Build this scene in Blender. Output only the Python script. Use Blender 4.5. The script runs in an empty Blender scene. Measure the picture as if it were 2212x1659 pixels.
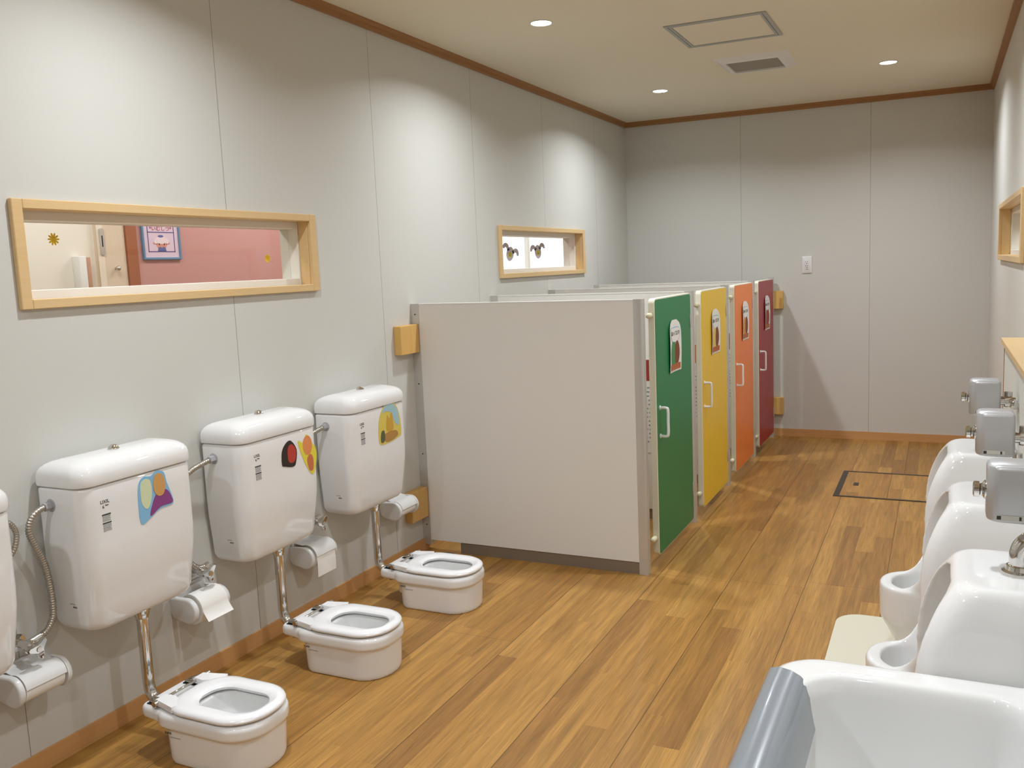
import bpy, bmesh, math, random
from mathutils import Vector, Matrix
random.seed(7)
PI = math.pi
C = bpy.context.scene.collection
SC = bpy.context.scene
H = 2.433; W = 2.578; YB = -8.3      # ceiling height, room width, wall behind the camera
FONT = bpy.data.fonts.load('<builtin>') if '<builtin>' in [f.filepath for f in bpy.data.fonts] else None

# ------------------------------------------------------------------ materials
def lin(c):
    if isinstance(c, str):
        c = [int(c[i:i+2], 16) / 255 for i in (0, 2, 4)]
    return tuple(((v / 12.92) if v <= .04045 else ((v + .055) / 1.055) ** 2.4) for v in c) + (1,)

def mat(name, col, rough=.5, metal=0, coat=0, spec=.5, emit=None, es=1, bump=0, bscale=400):
    m = bpy.data.materials.new(name); m.use_nodes = True
    nt = m.node_tree; b = nt.nodes['Principled BSDF']
    b.inputs['Base Color'].default_value = lin(col)
    b.inputs['Roughness'].default_value = rough
    b.inputs['Metallic'].default_value = metal
    b.inputs['Coat Weight'].default_value = coat
    b.inputs['Specular IOR Level'].default_value = spec
    if emit:
        b.inputs['Emission Color'].default_value = lin(emit)
        b.inputs['Emission Strength'].default_value = es
    if bump:
        n = nt.nodes.new('ShaderNodeTexNoise'); n.inputs['Scale'].default_value = bscale
        tc = nt.nodes.new('ShaderNodeTexCoord'); nt.links.new(tc.outputs['Object'], n.inputs['Vector'])
        bp = nt.nodes.new('ShaderNodeBump'); bp.inputs['Strength'].default_value = bump; bp.inputs['Distance'].default_value = .001
        nt.links.new(n.outputs['Fac'], bp.inputs['Height']); nt.links.new(bp.outputs['Normal'], b.inputs['Normal'])
    return m

class N:
    """tiny node-graph helper"""
    def __init__(s, m): s.nt = m.node_tree; s.L = s.nt.links.new
    def new(s, t, **k):
        n = s.nt.nodes.new(t)
        for a, v in k.items(): setattr(n, a, v)
        return n
    def put(s, sock, v):
        if hasattr(v, 'is_output') or isinstance(v, bpy.types.NodeSocket): s.L(v, sock)
        else: sock.default_value = v
    def math(s, op, a, b=0.0, c=None):
        n = s.new('ShaderNodeMath', operation=op); s.put(n.inputs[0], a); s.put(n.inputs[1], b)
        if c is not None: s.put(n.inputs[2], c)
        return n.outputs[0]
    def mix(s, f, a, b, blend='MIX'):
        n = s.new('ShaderNodeMix', data_type='RGBA', blend_type=blend)
        s.put(n.inputs[0], f); s.put(n.inputs[6], a); s.put(n.inputs[7], b); return n.outputs[2]

def panel_wall_mat(name, axis, off, col, seamcol, step=.91, rough=.55):
    m = mat(name, col, rough, spec=.25); g = N(m); b = g.nt.nodes['Principled BSDF']
    tc = g.new('ShaderNodeTexCoord'); sp = g.new('ShaderNodeSeparateXYZ'); g.L(tc.outputs['Object'], sp.inputs[0])
    t = g.math('ADD', sp.outputs[axis], off); t = g.math('DIVIDE', t, step); f = g.math('FRACT', g.math('ADD', t, 100.5))
    d = g.math('ABSOLUTE', g.math('SUBTRACT', f, .5))
    seam = g.math('LESS_THAN', d, .0012 / step)
    n = g.new('ShaderNodeTexNoise'); n.inputs['Scale'].default_value = 260; n.inputs['Detail'].default_value = 3; g.L(tc.outputs['Object'], n.inputs['Vector'])
    cr = g.mix(g.math('MULTIPLY', n.outputs['Fac'], .10), lin(col), lin('a8a69e'))
    g.L(g.mix(seam, cr, lin(seamcol)), b.inputs['Base Color'])
    bp = g.new('ShaderNodeBump'); bp.inputs['Strength'].default_value = .12; bp.inputs['Distance'].default_value = .0006
    g.L(n.outputs['Fac'], bp.inputs['Height']); g.L(bp.outputs['Normal'], b.inputs['Normal'])
    return m

def floor_mat():
    m = mat('oak_floor', 'a67c3c', .36, spec=.35); g = N(m); b = g.nt.nodes['Principled BSDF']
    tc = g.new('ShaderNodeTexCoord'); sp = g.new('ShaderNodeSeparateXYZ'); g.L(tc.outputs['Object'], sp.inputs[0])
    X, Y = sp.outputs[0], sp.outputs[1]
    sw = .0758; xs = g.math('DIVIDE', g.math('ADD', X, .03), sw)
    row = g.math('FLOOR', xs)
    wn = g.new('ShaderNodeTexWhiteNoise', noise_dimensions='1D'); g.L(row, wn.inputs['W'])
    L = .86
    ys = g.math('ADD', g.math('DIVIDE', Y, L), g.math('MULTIPLY', wn.outputs['Value'], 7.0)); col = g.math('FLOOR', ys)
    cv = g.new('ShaderNodeCombineXYZ'); g.L(row, cv.inputs[0]); g.L(col, cv.inputs[1])
    w2 = g.new('ShaderNodeTexWhiteNoise', noise_dimensions='3D'); g.L(cv.outputs[0], w2.inputs['Vector'])
    ramp = g.new('ShaderNodeValToRGB'); e = ramp.color_ramp
    cols = ['936936', '9f7439', 'a87b3e', 'b08444', 'a07338']
    e.elements[0].position = 0; e.elements[0].color = lin(cols[0]); e.elements[1].position = 1; e.elements[1].color = lin('b78b4a')
    for i, c in enumerate(cols[1:]): k = e.elements.new(.2 + .2 * i); k.color = lin(c)
    g.L(w2.outputs['Value'], ramp.inputs[0])
    # grain, stretched along the boards; each strip shifted so the figure does not run on
    gv = g.new('ShaderNodeCombineXYZ'); g.L(g.math('MULTIPLY', X, 26), gv.inputs[0])
    g.L(g.math('ADD', g.math('MULTIPLY', Y, 1.3), g.math('MULTIPLY', w2.outputs['Value'], 50)), gv.inputs[1]); g.L(row, gv.inputs[2])
    gn = g.new('ShaderNodeTexNoise'); gn.inputs['Scale'].default_value = 1.7; gn.inputs['Detail'].default_value = 6; gn.inputs['Roughness'].default_value = .65; gn.inputs['Distortion'].default_value = .6; g.L(gv.outputs[0], gn.inputs['Vector'])
    gf = g.new('ShaderNodeMapRange'); gf.inputs[1].default_value = .33; gf.inputs[2].default_value = .7; gf.inputs[3].default_value = .70; gf.inputs[4].default_value = 1.18; g.L(gn.outputs['Fac'], gf.inputs[0])
    fv = g.new('ShaderNodeCombineXYZ'); g.L(g.math('MULTIPLY', X, 420), fv.inputs[0]); g.L(g.math('MULTIPLY', Y, 7), fv.inputs[1])
    fn = g.new('ShaderNodeTexNoise'); fn.inputs['Scale'].default_value = 1; fn.inputs['Detail'].default_value = 2; g.L(fv.outputs[0], fn.inputs['Vector'])
    ff = g.new('ShaderNodeMapRange'); ff.inputs[1].default_value = .3; ff.inputs[2].default_value = .7; ff.inputs[3].default_value = .78; ff.inputs[4].default_value = 1.14; g.L(fn.outputs['Fac'], ff.inputs[0])
    tot = g.math('MULTIPLY', gf.outputs[0], ff.outputs[0])
    vm = g.new('ShaderNodeVectorMath', operation='SCALE'); g.L(ramp.outputs[0], vm.inputs[0]); g.L(tot, vm.inputs['Scale'])
    # board joints every fourth strip, fine joints where strips end
    bf = g.math('FRACT', g.math('ADD', g.math('DIVIDE', g.math('ADD', X, .03), sw * 4), 50.5)); bd = g.math('ABSOLUTE', g.math('SUBTRACT', bf, .5))
    j1 = g.math('LESS_THAN', bd, .0014 / (sw * 4))
    brow = g.math('FLOOR', g.math('ADD', g.math('DIVIDE', g.math('ADD', X, .03), sw * 4), 50.0))
    wb = g.new('ShaderNodeTexWhiteNoise', noise_dimensions='1D'); g.L(brow, wb.inputs['W'])
    ef = g.math('FRACT', g.math('ADD', g.math('DIVIDE', Y, 1.82), g.math('MULTIPLY', wb.outputs['Value'], 3))); ed = g.math('ABSOLUTE', g.math('SUBTRACT', ef, .5))
    j2 = g.math('LESS_THAN', ed, .0008 / 1.82)
    j = g.math('MAXIMUM', j1, j2)
    g.L(g.mix(g.math('MULTIPLY', j, .8), vm.outputs[0], lin('4a3216')), b.inputs['Base Color'])
    g.L(g.math('ADD', g.math('MULTIPLY', gn.outputs['Fac'], .1), .33), b.inputs['Roughness'])
    return m

def wood_mat(name, c1, c2, axis=1, rough=.45, fine=90):
    m = mat(name, c1, rough, spec=.3); g = N(m); b = g.nt.nodes['Principled BSDF']
    tc = g.new('ShaderNodeTexCoord'); mp = g.new('ShaderNodeMapping'); s = [fine, fine, fine]; s[axis] = 3
    mp.inputs['Scale'].default_value = s; g.L(tc.outputs['Object'], mp.inputs[0])
    n = g.new('ShaderNodeTexNoise'); n.inputs['Scale'].default_value = 1; n.inputs['Detail'].default_value = 4; g.L(mp.outputs[0], n.inputs['Vector'])
    g.L(g.mix(n.outputs['Fac'], lin(c1), lin(c2)), b.inputs['Base Color'])
    return m

def glass_mat():
    m = bpy.data.materials.new('window_glass'); m.use_nodes = True; nt = m.node_tree; nt.nodes.clear()
    o = nt.nodes.new('ShaderNodeOutputMaterial'); mx = nt.nodes.new('ShaderNodeMixShader'); t = nt.nodes.new('ShaderNodeBsdfTransparent')
    gl = nt.nodes.new('ShaderNodeBsdfGlossy'); gl.inputs['Roughness'].default_value = .01; f = nt.nodes.new('ShaderNodeFresnel'); f.inputs[0].default_value = 1.5
    t.inputs[0].default_value = (.93, .95, .94, 1)
    ge = nt.nodes.new('ShaderNodeNewGeometry'); mm = nt.nodes.new('ShaderNodeMath'); mm.operation = 'MULTIPLY_ADD'; mm.inputs[1].default_value = -1; mm.inputs[2].default_value = 1; nt.links.new(ge.outputs['Backfacing'], mm.inputs[0]); m2 = nt.nodes.new('ShaderNodeMath'); m2.operation = 'MULTIPLY'; nt.links.new(f.outputs[0], m2.inputs[0]); nt.links.new(mm.outputs[0], m2.inputs[1])
    nt.links.new(m2.outputs[0], mx.inputs[0]); nt.links.new(t.outputs[0], mx.inputs[1]); nt.links.new(gl.outputs[0], mx.inputs[2]); nt.links.new(mx.outputs[0], o.inputs[0])
    return m

M = {}
M['wl'] = panel_wall_mat('wall_panel_left', 1, 1.592, 'c9c8c2', '87857c')
M['wf'] = panel_wall_mat('wall_panel_far', 0, -.9025, 'c9c8c2', '87857c')
M['wr'] = panel_wall_mat('wall_panel_right', 1, 1.05, 'd2d1ca', 'c4c2ba')
M['ceil'] = mat('ceiling_paper', 'e2dcca', .8, spec=.15, bump=.15, bscale=300)
M['floor'] = floor_mat()
M['trim'] = wood_mat('brown_trim', 'ab7f54', '946a44', 1, .5)
M['trimx'] = wood_mat('brown_trim_far', 'ab7f54', '946a44', 0, .5)
M['base'] = wood_mat('baseboard_wood', 'cb9c68', 'bd8d58', 1, .45)
M['basex'] = wood_mat('baseboard_wood_far', 'cb9c68', 'bd8d58', 0, .45)
M['frame'] = wood_mat('light_wood_frame', 'd8bb8c', 'cdac7a', 1, .42)
M['block'] = wood_mat('pale_wood_block', 'd9b16c', 'cba05a', 2, .45)
M['por'] = mat('white_porcelain', 'e2e2e1', .045, coat=.3, spec=.6)
M['seat'] = mat('white_seat_plastic', 'e9e9ea', .16, coat=.3)
M['plas'] = mat('white_plastic', 'e0e0df', .3)
M['chrome'] = mat('chrome', 'd6d4d0', .08, metal=1)
M['hose'] = mat('braided_steel', 'b9b4aa', .28, metal=1)
M['nut'] = mat('grey_nut_plastic', 'a5a6a8', .35)
M['silver'] = mat('silver_paint', 'b4b4b5', .33, metal=.35)
M['alu'] = mat('aluminium', 'c6c4bf', .28, metal=.45)
M['panel'] = mat('partition_laminate', 'dbd8d2', .45, spec=.3, bump=.05)
M['kick'] = mat('kick_plate', '85796a', .4, metal=.3)
M['black'] = mat('black_rubber', '141414', .5)
M['ink'] = mat('dark_ink', '2b2b2b', .6)
M['ink2'] = mat('grey_ink', '8d8f90', .6)
M['cream'] = mat('cream_edge_band', 'dcd8c4', .35)
M['paper'] = mat('tissue_paper', 'efeeea', .9, spec=.1, bump=.2, bscale=250)
M['card'] = mat('card_paper', 'e2e0da', .5)
M['glass'] = glass_mat()
M['water'] = mat('still_water', 'b4babb', .05, coat=.5)
M['green'] = mat('door_green', '207a4a', .36, spec=.35)
M['yellow'] = mat('door_yellow', 'e6bf30', .36, spec=.35)
M['orange'] = mat('door_orange', 'e87f38', .36, spec=.35)
M['red'] = mat('door_red', '9c2230', .36, spec=.35)
M['white_lin'] = mat('white_lining', 'dcd8d0', .4)
M['pinkwall'] = mat('pink_wall', 'c08c89', .6)
M['adjw'] = mat('neighbour_wall', 'e6e0d6', .6)
M['grey_cap'] = mat('grey_vinyl_cap', '82888e', .22, coat=.3)
M['mat'] = mat('beige_vinyl_mat', 'cdc8b4', .45, bump=.1, bscale=60)
M['bronze'] = mat('bronze_frame', '3b3026', .3, metal=.7)
M['hatchfr'] = mat('hatch_frame', 'a8a9a2', .4, metal=.3)
M['cut'] = mat('pivot_cream', 'd6cfae', .35)
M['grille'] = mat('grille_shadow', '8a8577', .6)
M['lamp'] = mat('downlight_lens', 'ffffff', .3, emit='ffffff', es=14)
M['lampw'] = mat('ceiling_panel_lens', 'ffffff', .3, emit='fff6ee', es=4)

# ------------------------------------------------------------------ mesh helpers
def link(name, me, m=None, parent=None, smooth=False, loc=None):
    o = bpy.data.objects.new(name, me); C.objects.link(o)
    if m: me.materials.clear(); me.materials.append(m)
    if smooth:
        for p in me.polygons: p.use_smooth = True
    if parent: o.parent = parent
    if loc: o.location = loc
    return o

def fin(name, bm, m, parent=None, smooth=False, bevel=0, seg=2, auto=None):
    bmesh.ops.recalc_face_normals(bm, faces=bm.faces)
    me = bpy.data.meshes.new(name); bm.to_mesh(me); bm.free()
    if auto is not None:
        for p in me.polygons: p.use_smooth = True
        try: me.set_sharp_from_angle(angle=math.radians(auto))
        except Exception: pass
    return link(name, me, m, parent, smooth)

def box(bm, x0, x1, y0, y1, z0, z1, bev=0, seg=2):
    vs = [bm.verts.new(p) for p in [(x0,y0,z0),(x1,y0,z0),(x1,y1,z0),(x0,y1,z0),(x0,y0,z1),(x1,y0,z1),(x1,y1,z1),(x0,y1,z1)]]
    fs = [bm.faces.new([vs[i] for i in f]) for f in [(3,2,1,0),(4,5,6,7),(0,1,5,4),(1,2,6,5),(2,3,7,6),(3,0,4,7)]]
    if bev:
        es = list({e for f in fs for e in f.edges})
        bmesh.ops.bevel(bm, geom=es, offset=bev, segments=seg, affect='EDGES', profile=.5)

def boxo(name, m, parent, *a, bev=0, seg=2, **k):
    bm = bmesh.new(); box(bm, *a, bev=bev, seg=seg); return fin(name, bm, m, parent, auto=35 if bev else None)

def loft(bm, secs, cap=True, closed=False):
    rows = [[bm.verts.new(p) for p in s] for s in secs]; n = len(rows[0])
    rng = range(len(rows) if closed else len(rows) - 1)
    for i in rng:
        a, b = rows[i], rows[(i + 1) % len(rows)]
        for k in range(n): bm.faces.new((a[k], a[(k+1) % n], b[(k+1) % n], b[k]))
    if cap and not closed: bm.faces.new(rows[0][::-1]); bm.faces.new(rows[-1])

def rr(x0, x1, y0, y1, r, z=0, n=6):
    """rounded rectangle loop; r = one radius or (x0y0, x1y0, x1y1, x0y1)"""
    if not isinstance(r, (tuple, list)): r = (r,) * 4
    lim = min(x1 - x0, y1 - y0) / 2 - 1e-4; r = [max(1e-4, min(q, lim)) for q in r]
    out = []
    for (cx, cy, a0, q) in [(x0 + r[0], y0 + r[0], PI, r[0]), (x1 - r[1], y0 + r[1], 1.5 * PI, r[1]), (x1 - r[2], y1 - r[2], 0, r[2]), (x0 + r[3], y1 - r[3], .5 * PI, r[3])]:
        for k in range(n + 1):
            a = a0 + k / n * PI / 2; out.append((cx + q * math.cos(a), cy + q * math.sin(a), z))
    return out

def spline(pts, n=8):
    P = [Vector(p) for p in pts]; P = [P[0] * 2 - P[1]] + P + [P[-1] * 2 - P[-2]]; out = []
    for i in range(1, len(P) - 2):
        a, b, c, d = P[i-1], P[i], P[i+1], P[i+2]
        for k in range(n):
            t = k / n
            out.append(.5 * ((2*b) + (c-a)*t + (2*a-5*b+4*c-d)*t*t + (3*b-a-3*c+d)*t**3))
    out.append(P[-2]); return out

def tube(bm, pts, r, n=14, cap=True, rad=None):
    pts = [Vector(p) for p in pts]; rows = []; up = None
    for i, p in enumerate(pts):
        t = (pts[min(i+1, len(pts)-1)] - pts[max(i-1, 0)]).normalized()
        if up is None: up = t.orthogonal().normalized()
        up = (up - t * up.dot(t)).normalized(); sd = t.cross(up)
        q = rad(i) if rad else r
        rows.append([p + (up * math.cos(2*PI*k/n) + sd * math.sin(2*PI*k/n)) * q for k in range(n)])
    loft(bm, rows, cap)

def cyl(bm, a, b, r, n=24, r2=None):
    a, b = Vector(a), Vector(b); tube(bm, [a, b], r, n, True, rad=(lambda i: (r, r2 if r2 is not None else r)[i]))

def lathe(bm, a, d, prof, n=32):
    """profile list (t along d, radius)"""
    a, d = Vector(a), Vector(d).normalized(); u = d.orthogonal().normalized(); v = d.cross(u)
    loft(bm, [[a + d * t + (u * math.cos(2*PI*k/n) + v * math.sin(2*PI*k/n)) * max(r, 1e-5) for k in range(n)] for t, r in prof])

def prism(bm, pts, axis, a, b):
    """2-D outline extruded along axis from a to b. pts in the remaining two axes order"""
    def P(p, t):
        q = list(p); q.insert(axis, t); return q
    loft(bm, [[P(p, a) for p in pts], [P(p, b) for p in pts]])

def text(name, s, size, m, parent, origin, xdir, ydir, depth=.0004, align='CENTER', scx=1):
    cu = bpy.data.curves.new(name, 'FONT'); cu.body = s; cu.size = size; cu.extrude = depth; cu.align_x = align; cu.align_y = 'CENTER'; cu.resolution_u = 3
    t = bpy.data.objects.new('t', cu); C.objects.link(t)
    bpy.context.view_layer.update(); dg = bpy.context.evaluated_depsgraph_get()
    me = bpy.data.meshes.new_from_object(t.evaluated_get(dg)); bpy.data.objects.remove(t)
    x, y = Vector(xdir).normalized(), Vector(ydir).normalized(); z = x.cross(y)
    mt = Matrix((x * scx, y, z)).transposed().to_4x4(); mt.translation = Vector(origin); me.transform(mt)
    me.name = name
    return link(name, me, m, parent)

def evalmesh(o, name):
    bpy.context.view_layer.update(); dg = bpy.context.evaluated_depsgraph_get()
    me = bpy.data.meshes.new_from_object(o.evaluated_get(dg)); me.name = name; return me

def dense(P, n=5):
    """Catmull-Rom refinement of a list of section parameters"""
    Q = [P[0]] + list(P) + [P[-1]]; out = []
    for i in range(1, len(Q)-2):
        a, b, c, d = Q[i-1], Q[i], Q[i+1], Q[i+2]
        for k in range(n):
            t = k/n; out.append(tuple(.5*((2*q)+(r-p)*t+(2*p-5*q+4*r-u)*t*t+(3*q-p-3*r+u)*t**3) for p, q, r, u in zip(a, b, c, d)))
    return out + [tuple(P[-1])]
def ceramic(name, solids, cuts, m, parent, voxel=.005, it=6, fac=.5):
    """union of lofted solids minus cuts, remeshed and softened into one ceramic body"""
    obs = []
    def tmp(bm):
        bmesh.ops.recalc_face_normals(bm, faces=bm.faces); me = bpy.data.meshes.new('tmp'); bm.to_mesh(me); bm.free()
        o = bpy.data.objects.new('tmp', me); C.objects.link(o); obs.append(o); return o
    base = tmp(solids[0])
    for bm, op in [(s, 'UNION') for s in solids[1:]] + [(c, 'DIFFERENCE') for c in cuts]:
        o = tmp(bm); md = base.modifiers.new('b', 'BOOLEAN'); md.operation = op; md.object = o; md.solver = 'EXACT'
    r = base.modifiers.new('r', 'REMESH'); r.mode = 'VOXEL'; r.voxel_size = voxel; r.use_smooth_shade = True
    s = base.modifiers.new('s', 'SMOOTH'); s.factor = fac; s.iterations = it
    me = evalmesh(base, name)
    for o in obs: bpy.data.objects.remove(o)
    return link(name, me, m, parent, smooth=True)

def tag(o, label=None, cat=None, group=None, kind=None):
    if label: o['label'] = label
    if cat: o['category'] = cat
    if group: o['group'] = group
    if kind: o['kind'] = kind
    return o
def empty(name, loc, label, cat, group=None):
    o = bpy.data.objects.new(name, None); C.objects.link(o); o.location = loc; o.empty_display_size = .05
    return tag(o, label, cat, group)
def struct(o): o['kind'] = 'structure'; return o
def kids(o): return [c for c in bpy.data.objects if c.parent == o]
def copy_tree(o, parent=None, skip=()):
    c = o.copy(); C.objects.link(c); c.parent = parent
    for ch in kids(o):
        if ch.name.split('.')[0] not in skip: copy_tree(ch, c, skip)
    return c

# ------------------------------------------------------------------ camera
cam = bpy.data.cameras.new('camera'); co = bpy.data.objects.new('camera', cam); C.objects.link(co); SC.camera = co
yaw, pit, rol = .4309, -.1259, -.0388
fw = Vector((-math.sin(yaw)*math.cos(pit), math.cos(yaw)*math.cos(pit), math.sin(pit)))
rt = fw.cross(Vector((0,0,1))).normalized(); up = rt.cross(fw)
rt2 = rt*math.cos(rol) + up*math.sin(rol); up2 = -rt*math.sin(rol) + up*math.cos(rol)
mw = Matrix((rt2, up2, -fw)).transposed().to_4x4(); mw.translation = Vector((2.2817, -6.7009, 1.3576)); co.matrix_world = mw
cam.sensor_width = 36; cam.lens = 1889.3 * 36 / 2212; cam.shift_x = -63.8 / 2212; cam.shift_y = -17.3 / 2212; cam.clip_start = .05

# ------------------------------------------------------------------ room shell
def wall(name, axis, a, b, u0, u1, v0, v1, holes, m):
    """slab between coordinate a (room side) and b along axis, spanning u,v with rectangular holes"""
    bm = bmesh.new(); us = sorted({u0, u1} | {h[0] for h in holes} | {h[1] for h in holes}); vs = sorted({v0, v1} | {h[2] for h in holes} | {h[3] for h in holes})
    def P(t, u, v): return (t, u, v) if axis == 0 else (u, t, v)
    def q(pts): bm.faces.new([bm.verts.new(p) for p in pts])
    for i in range(len(us)-1):
        for j in range(len(vs)-1):
            cu, cv = (us[i]+us[i+1])/2, (vs[j]+vs[j+1])/2
            if any(h[0] < cu < h[1] and h[2] < cv < h[3] for h in holes): continue
            for t in (a, b): q([P(t, us[i], vs[j]), P(t, us[i+1], vs[j]), P(t, us[i+1], vs[j+1]), P(t, us[i], vs[j+1])])
    for h in holes + [(u0, u1, v0, v1)]:
        for (p, r) in [((h[0],h[2]),(h[1],h[2])),((h[1],h[2]),(h[1],h[3])),((h[1],h[3]),(h[0],h[3])),((h[0],h[3]),(h[0],h[2]))]:
            q([P(a,*p), P(a,*r), P(b,*r), P(b,*p)])
    bmesh.ops.remove_doubles(bm, verts=bm.verts, dist=1e-6)
    return struct(fin(name, bm, m))

W1 = (-5.10, -3.885, 1.305, 1.577); W2 = (-2.24, -.98, 1.305, 1.577); W3 = (-2.70, -1.20, 1.305, 1.577)
wall('wall_left', 0, 0, -.14, YB, 0, 0, H, [W1, W2], M['wl'])
wall('wall_far', 1, 0, .12, -.14, W + .12, 0, H, [], M['wf'])
wall('wall_right', 0, W, W + .12, YB, 0, 0, H, [W3], M['wr'])
wall('wall_back', 1, YB, YB - .1, -.14, W + .12, 0, H, [], M['wf'])
struct(boxo('floor', M['floor'], None, -.14, W + .12, YB - .1, .12, -.08, 0))
struct(boxo('ceiling', M['ceil'], None, -.14, W + .12, YB - .1, .12, H, H + .08))

def rail(name, axis, t, s, a, b, z0, z1, dep, m, step=None):
    bm = bmesh.new()
    pr = [(0, z0), (dep, z0), (dep, z1), (0, z1)] if not step else [(0, z0), (dep*.55, z0), (dep*.55, z0 + (z1-z0)*.45), (dep, z0 + (z1-z0)*.55), (dep, z1), (0, z1)]
    if axis == 0: loft(bm, [[(t + s*p[0], y, p[1]) for p in pr] for y in (a, b)])
    else: loft(bm, [[(x, t + s*p[0], p[1]) for p in pr] for x in (a, b)])
    return struct(fin(name, bm, m))
rail('trim_1', 0, 0, 1, YB, 0, H - .036, H, .028, M['trim'], True)
rail('trim_2', 1, 0, -1, 0, W, H - .036, H, .028, M['trimx'], True)
rail('trim_3', 0, W, -1, YB, 0, H - .036, H, .028, M['trim'], True)
rail('baseboard_left', 0, 0, 1, YB, 0, 0, .058, .009, M['base'])
rail('baseboard_far', 1, 0, -1, 0, W, 0, .058, .009, M['basex'])
rail('baseboard_right', 0, W, -1, YB, 0, 0, .058, .009, M['base'])

# ------------------------------------------------------------------ windows
def frame_ring(bm, s, x0, x1, o, i):
    """rectangular ring, o/i = (y0,y1,z0,z1); stiles run full height"""
    a, b = sorted((x0, x1))
    box(bm, a, b, o[0], i[0], o[2], o[3], .002, 1); box(bm, a, b, i[1], o[1], o[2], o[3], .002, 1)
    box(bm, a, b, i[0], i[1], i[3], o[3], .002, 1); box(bm, a, b, i[0], i[1], o[2], i[2], .002, 1)
def window(name, s, xw, hole, ydeep):
    r = bpy.data.objects.new(name, None); C.objects.link(r); r['kind'] = 'structure'
    y0, y1, z0, z1 = hole; X = lambda d: xw - s * d       # d = depth into the wall (negative = into the room)
    bm = bmesh.new()
    frame_ring(bm, s, X(-.016), X(0), (y0-.02, y1+.025, z0-.014, z1+.014), (y0+.012, y1-.012, z0+.013, z1-.013))
    frame_ring(bm, s, X(0), X(.045), (y0, y1, z0, z1), (y0+.014, y1-.014, z0+.013, z1-.013))
    fin('window_frame', bm, M['frame'], r, auto=35)
    bm = bmesh.new()
    frame_ring(bm, s, X(.045), X(.135), (y0, y1, z0, z1), (y0+.02, y1-.02, z0+.038, z1-.040))
    fin('window_lining', bm, M['white_lin'], r, auto=35)
    bm = bmesh.new(); a, b = sorted((X(.088), X(.092))); box(bm, a, b, y0+.02, y1-.02, z0+.038, z1-.04)
    fin('window_pane', bm, M['glass'], r)
    return r
win1 = window('window_1', 1, 0, W1, 0)
win2 = window('window_2', 1, 0, W2, 0)
win3 = window('window_3', -1, W, W3, 0)

def see_through(m, f=.55):
    nt = m.node_tree; b = nt.nodes['Principled BSDF']; o = nt.nodes['Material Output']; t = nt.nodes.new('ShaderNodeBsdfTranslucent'); t.inputs[0].default_value = b.inputs['Base Color'].default_value
    mx = nt.nodes.new('ShaderNodeMixShader'); mx.inputs[0].default_value = f; nt.links.new(b.outputs[0], mx.inputs[1]); nt.links.new(t.outputs[0], mx.inputs[2]); nt.links.new(mx.outputs[0], o.inputs[0])
def flat(bm, pts, x, d=.0012):
    loft(bm, [[(x, p[0], p[1]) for p in pts], [(x + d, p[0], p[1]) for p in pts]])
def ell(cy, cz, a, b, t=0, n=24, u0=0, u1=2*PI):
    return [(cy + a*math.cos(u)*math.cos(t) - b*math.sin(u)*math.sin(t), cz + a*math.cos(u)*math.sin(t) + b*math.sin(u)*math.cos(t)) for u in [u0 + (u1-u0)*k/n for k in range(n)]]
M['petal'] = mat('yellow_petal', 'f0da48', .5); see_through(M['petal'])
def flower(cy, cz, r):
    bm = bmesh.new()
    for k in range(10):
        a = 2*PI*k/10; flat(bm, ell(cy + r*.62*math.cos(a), cz + r*.62*math.sin(a), r*.38, r*.15, a, 10), -.0878)
    flat(bm, ell(cy, cz, r*.34, r*.34), -.0876)
    o = fin('flower_decal', bm, M['petal'], win1); o['label'] = 'yellow flower decal'
flower(-4.93, 1.488, .019); flower(-4.035, 1.424, .017)
M['ghost'] = mat('grey_decal', 'cfccd1', .6); M['yel'] = mat('yellow_decal', 'f2ea5a', .6); see_through(M['ghost'], .6); see_through(M['yel'], .6)
def decal(cy, cz, t, s=1):
    bm = bmesh.new(); x = -.0878
    R = lambda p: (cy + (p[0]*math.cos(t) - p[1]*math.sin(t)) * s * 1.45, cz + (p[0]*math.sin(t) + p[1]*math.cos(t)) * s)
    flat(bm, [R(p) for p in ell(0, -.006, .033, .044, 0, 28)], x)
    for sg in (-1, 1):   # curled arm
        for k in range(12):
            a0, a1 = PI*k/12, PI*(k+1)/12
            w = lambda a: .013 * (.45 + .55*math.sin(a*.8 + .25))
            q = [(sg*(.048 - (.022 + w(a))*math.cos(a)), .006 + (.026 + w(a))*math.sin(a)) for a in (a0, a1)] + [(sg*(.048 - (.022 - w(a))*math.cos(a)), .006 + (.026 - w(a))*math.sin(a)) for a in (a1, a0)]
            flat(bm, [R(p) for p in (q if sg > 0 else q[::-1])], x)
    fin('grey_head_decal', bm, M['ghost'], win2)
    bm = bmesh.new(); flat(bm, [R(p) for p in ell(0, -.012, .015, .018, 0, 20)], -.0872); fin('yellow_nose', bm, M['yel'], win2)
    bm = bmesh.new()
    for sg in (-1, 1): flat(bm, [R(p) for p in ell(sg*.013, .016, .003, .004, 0, 10)], -.0872)
    flat(bm, [R((.007*math.cos(u), -.012 + .009*math.sin(u))) for u in [PI + PI*k/8 for k in range(9)]] + [R((.005*math.cos(u), -.012 + .007*math.sin(u))) for u in [2*PI - PI*k/8 for k in range(9)]], -.0866)
    fin('dark_eyes', bm, M['ink'], win2)
decal(-1.93, 1.438, -.35); decal(-1.53, 1.450, .15)

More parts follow.
